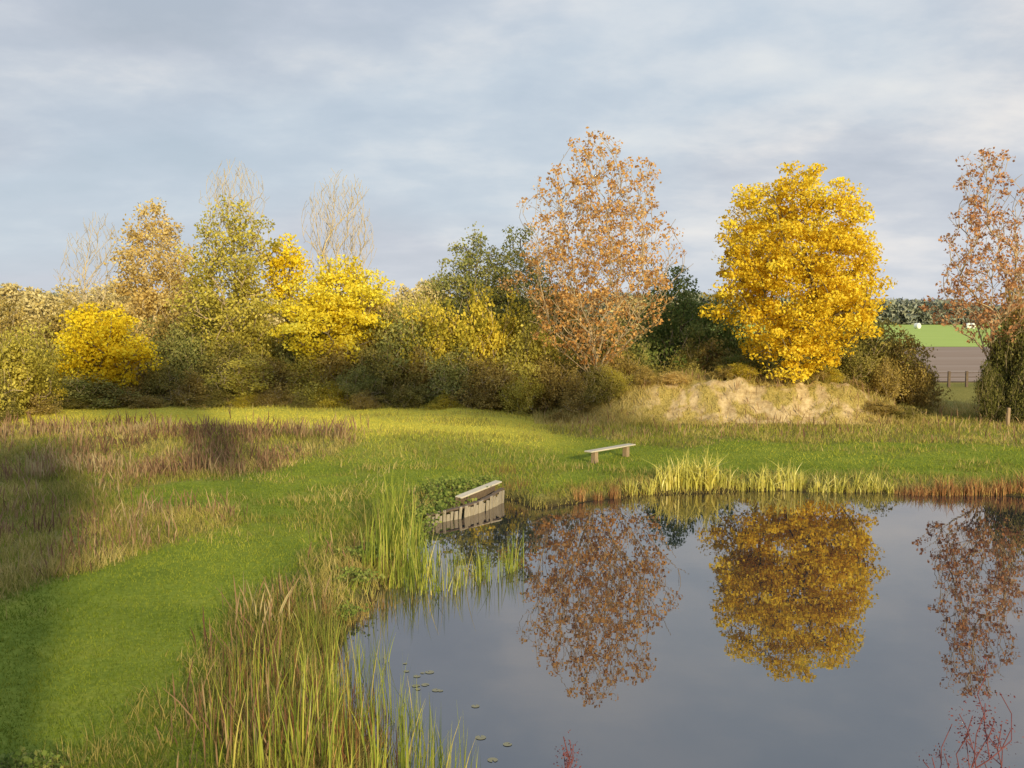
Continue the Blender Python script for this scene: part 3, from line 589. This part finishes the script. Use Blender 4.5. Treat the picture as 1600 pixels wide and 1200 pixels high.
for u,D in ((1512,330),(1519,333),(1434,335)):
    o=add('wrapped_bale',bl,None,None,(XD(u,D),D,.95),'white wrapped round bale lying in the pasture','bale',None,'bales in the pasture'); o.rotation_euler=(math.radians(90),0,.5)
# ------------------------------------------------------------------ farmhouse behind the viewer (its shadow lies on the meadow)
brick=noise_mat('brick',[(.18,.07,.05),(.28,.12,.08),(.35,.18,.12)],9,5,.9,.3)
tile=noise_mat('roof_tile',[(.08,.05,.04),(.14,.08,.06),(.2,.1,.08)],6,5,.8,.3)
y0,y1=-9.,-1.4; ym=(y0+y1)/2; hy=(y1-y0)/2
hs=add('farmhouse',None,None,None,(-6.5,ym,0),'brick farmhouse with tiled gable roof','house')
def block(xa,xb,er,rd):
    xa+=6.5; xb+=6.5; o_=.3; sl=(rd-er)/hy
    V=[(xa,-hy,0),(xb,-hy,0),(xb,hy,0),(xa,hy,0),(xa,-hy,er),(xb,-hy,er),(xb,hy,er),(xa,hy,er),(xa,0,rd-.12),(xb,0,rd-.12)]
    add('wall',mesh_np('wall',V,[np.array([[0,1,5,4],[2,3,7,6]]),np.array([[1,2,6,9,5],[3,0,4,8,7]])]),brick,hs)
    V=[(xa-o_,-hy-o_,er-sl*o_),(xb+o_,-hy-o_,er-sl*o_),(xb+o_,0,rd),(xa-o_,0,rd),(xa-o_,hy+o_,er-sl*o_),(xb+o_,hy+o_,er-sl*o_)]
    add('roof',mesh_np('roof',V,np.array([[0,1,2,3],[3,2,5,4]])),tile,hs)
block(-17,-.6,8.8,13.0)
add('chimney',boxes('chimney',[((0,0,13.2),(.9,.9,2.6),0,0),((0,0,14.5),(1.1,1.1,.15),0,0)],.02),brick,hs)
add('door',boxes('door',[((3.5,hy+.02,1.05),(1,.06,2.1),0,0)],.01),M['darkwood'],hs)
wn=boxes('window',[((0,hy+.02,1.6),(1.2,.06,1.2),0,0)],.01); wn.materials.append(M['palewood'])
for xx in (-6,-2.5,1): add('window',wn,None,hs,(xx,0,0))

# ------------------------------------------------------------------ light, sky
EL=math.radians(16.0); AZ=math.radians(21)
sd=Vector((math.sin(AZ)*math.cos(EL),-math.cos(AZ)*math.cos(EL),math.sin(EL)))
sl_=bpy.data.lights.new('sun','SUN'); sl_.energy=5.0; sl_.angle=math.radians(2.4); sl_.color=(1,.85,.47)
so=bpy.data.objects.new('sun',sl_); COL.objects.link(so); so.rotation_euler=sd.to_track_quat('Z','Y').to_euler(); so.location=(20,-40,30)
w=bpy.data.worlds.new('World'); scene.world=w; w.use_nodes=True; nt=w.node_tree; nt.nodes.clear(); N=nt.nodes.new; L=nt.links.new
sky=N('ShaderNodeTexSky'); sky.sky_type='NISHITA'; sky.sun_disc=False; sky.sun_elevation=EL; sky.sun_rotation=math.atan2(sd.x,sd.y); sky.air_density=1.2; sky.dust_density=1.5
tc=N('ShaderNodeTexCoord'); sx=N('ShaderNodeSeparateXYZ'); L(tc.outputs['Generated'],sx.inputs[0])
def mt(op,a,b=None,c=None):
    n=N('ShaderNodeMath'); n.operation=op
    for i,q in enumerate((a,b,c)):
        if q is None: continue
        if isinstance(q,(int,float)): n.inputs[i].default_value=q
        else: L(q,n.inputs[i])
    return n.outputs[0]
zc=mt('ADD',mt('MAXIMUM',sx.outputs['Z'],0.0),.24)
px=mt('DIVIDE',sx.outputs['X'],zc); py=mt('DIVIDE',sx.outputs['Y'],zc)
cx=N('ShaderNodeCombineXYZ'); L(px,cx.inputs[0]); L(mt('MULTIPLY',py,1.1),cx.inputs[1])
def wn_(scale,det,rg,off=0,dist=.3):
    mp=N('ShaderNodeMapping'); mp.inputs['Location'].default_value=(off,off*.7,0); L(cx.outputs[0],mp.inputs[0])
    n=N('ShaderNodeTexNoise'); n.inputs['Scale'].default_value=scale; n.inputs['Detail'].default_value=det; n.inputs['Roughness'].default_value=rg; n.inputs['Distortion'].default_value=dist
    L(mp.outputs[0],n.inputs['Vector']); return n.outputs['Fac']
a1=wn_(1.7,7,.5,3.2,.1); a2=wn_(.6,3,.45,9.1); a3=wn_(4.2,9,.58,5.5,.1)
f=mt('ADD',mt('MULTIPLY',a1,.52),mt('ADD',mt('MULTIPLY',a2,.28),mt('MULTIPLY',a3,.30)))
f=mt('ADD',f,mt('MULTIPLY',sx.outputs['X'],.15))
K=10.0
cl=ramp(nt,[(.43,.45*K,.51*K,.59*K),(.52,.52*K,.57*K,.65*K),(.58,.60*K,.64*K,.70*K),(.65,.76*K,.76*K,.77*K),(.74,.92*K,.88*K,.83*K)],f)
hb=N('ShaderNodeMapRange'); hb.inputs['From Min'].default_value=.0; hb.inputs['From Max'].default_value=.17; hb.inputs['To Min'].default_value=.55; hb.inputs['To Max'].default_value=0.; L(sx.outputs['Z'],hb.inputs['Value'])
hz=N('ShaderNodeMix'); hz.data_type='RGBA'; L(hb.outputs[0],hz.inputs[0]); L(cl,hz.inputs[6]); hz.inputs[7].default_value=(.70*K,.72*K,.76*K,1)
hb2=N('ShaderNodeMapRange'); hb2.inputs['From Min'].default_value=.24; hb2.inputs['From Max'].default_value=.55; hb2.inputs['To Min'].default_value=0.; hb2.inputs['To Max'].default_value=.6; L(sx.outputs['Z'],hb2.inputs['Value'])
h2=N('ShaderNodeMix'); h2.data_type='RGBA'; L(hb2.outputs[0],h2.inputs[0]); L(hz.outputs[2],h2.inputs[6]); h2.inputs[7].default_value=(.42*K,.55*K,.74*K,1)
blue=N('ShaderNodeMix'); blue.data_type='RGBA'
mr=N('ShaderNodeMapRange'); mr.inputs['From Min'].default_value=.48; mr.inputs['From Max'].default_value=.64; mr.inputs['To Max'].default_value=.4; L(a2,mr.inputs['Value'])
L(mr.outputs[0],blue.inputs[0]); L(h2.outputs[2],blue.inputs[6]); 
skyx=N('ShaderNodeMix'); skyx.data_type='RGBA'; skyx.blend_type='MIX'; skyx.inputs[0].default_value=.85
skyx.inputs[7].default_value=(.55*K,.69*K,.82*K,1); L(sky.outputs[0],skyx.inputs[6]); L(skyx.outputs[2],blue.inputs[7])
bg=N('ShaderNodeBackground'); bg.inputs['Strength'].default_value=.1; L(blue.outputs[2],bg.inputs['Color'])
o=N('ShaderNodeOutputWorld'); L(bg.outputs[0],o.inputs[0])
cam=bpy.data.cameras.new('camera'); cam.sensor_width=36; cam.lens=F/1600*36; cam.clip_end=6000; cam.clip_start=.1
co=bpy.data.objects.new('camera',cam); COL.objects.link(co); co.location=(0,0,CH); co.rotation_euler=(math.radians(90)-PITCH,0,0)
scene.camera=co
scene.view_settings.view_transform='Standard'; scene.view_settings.look='None'; scene.view_settings.exposure=0
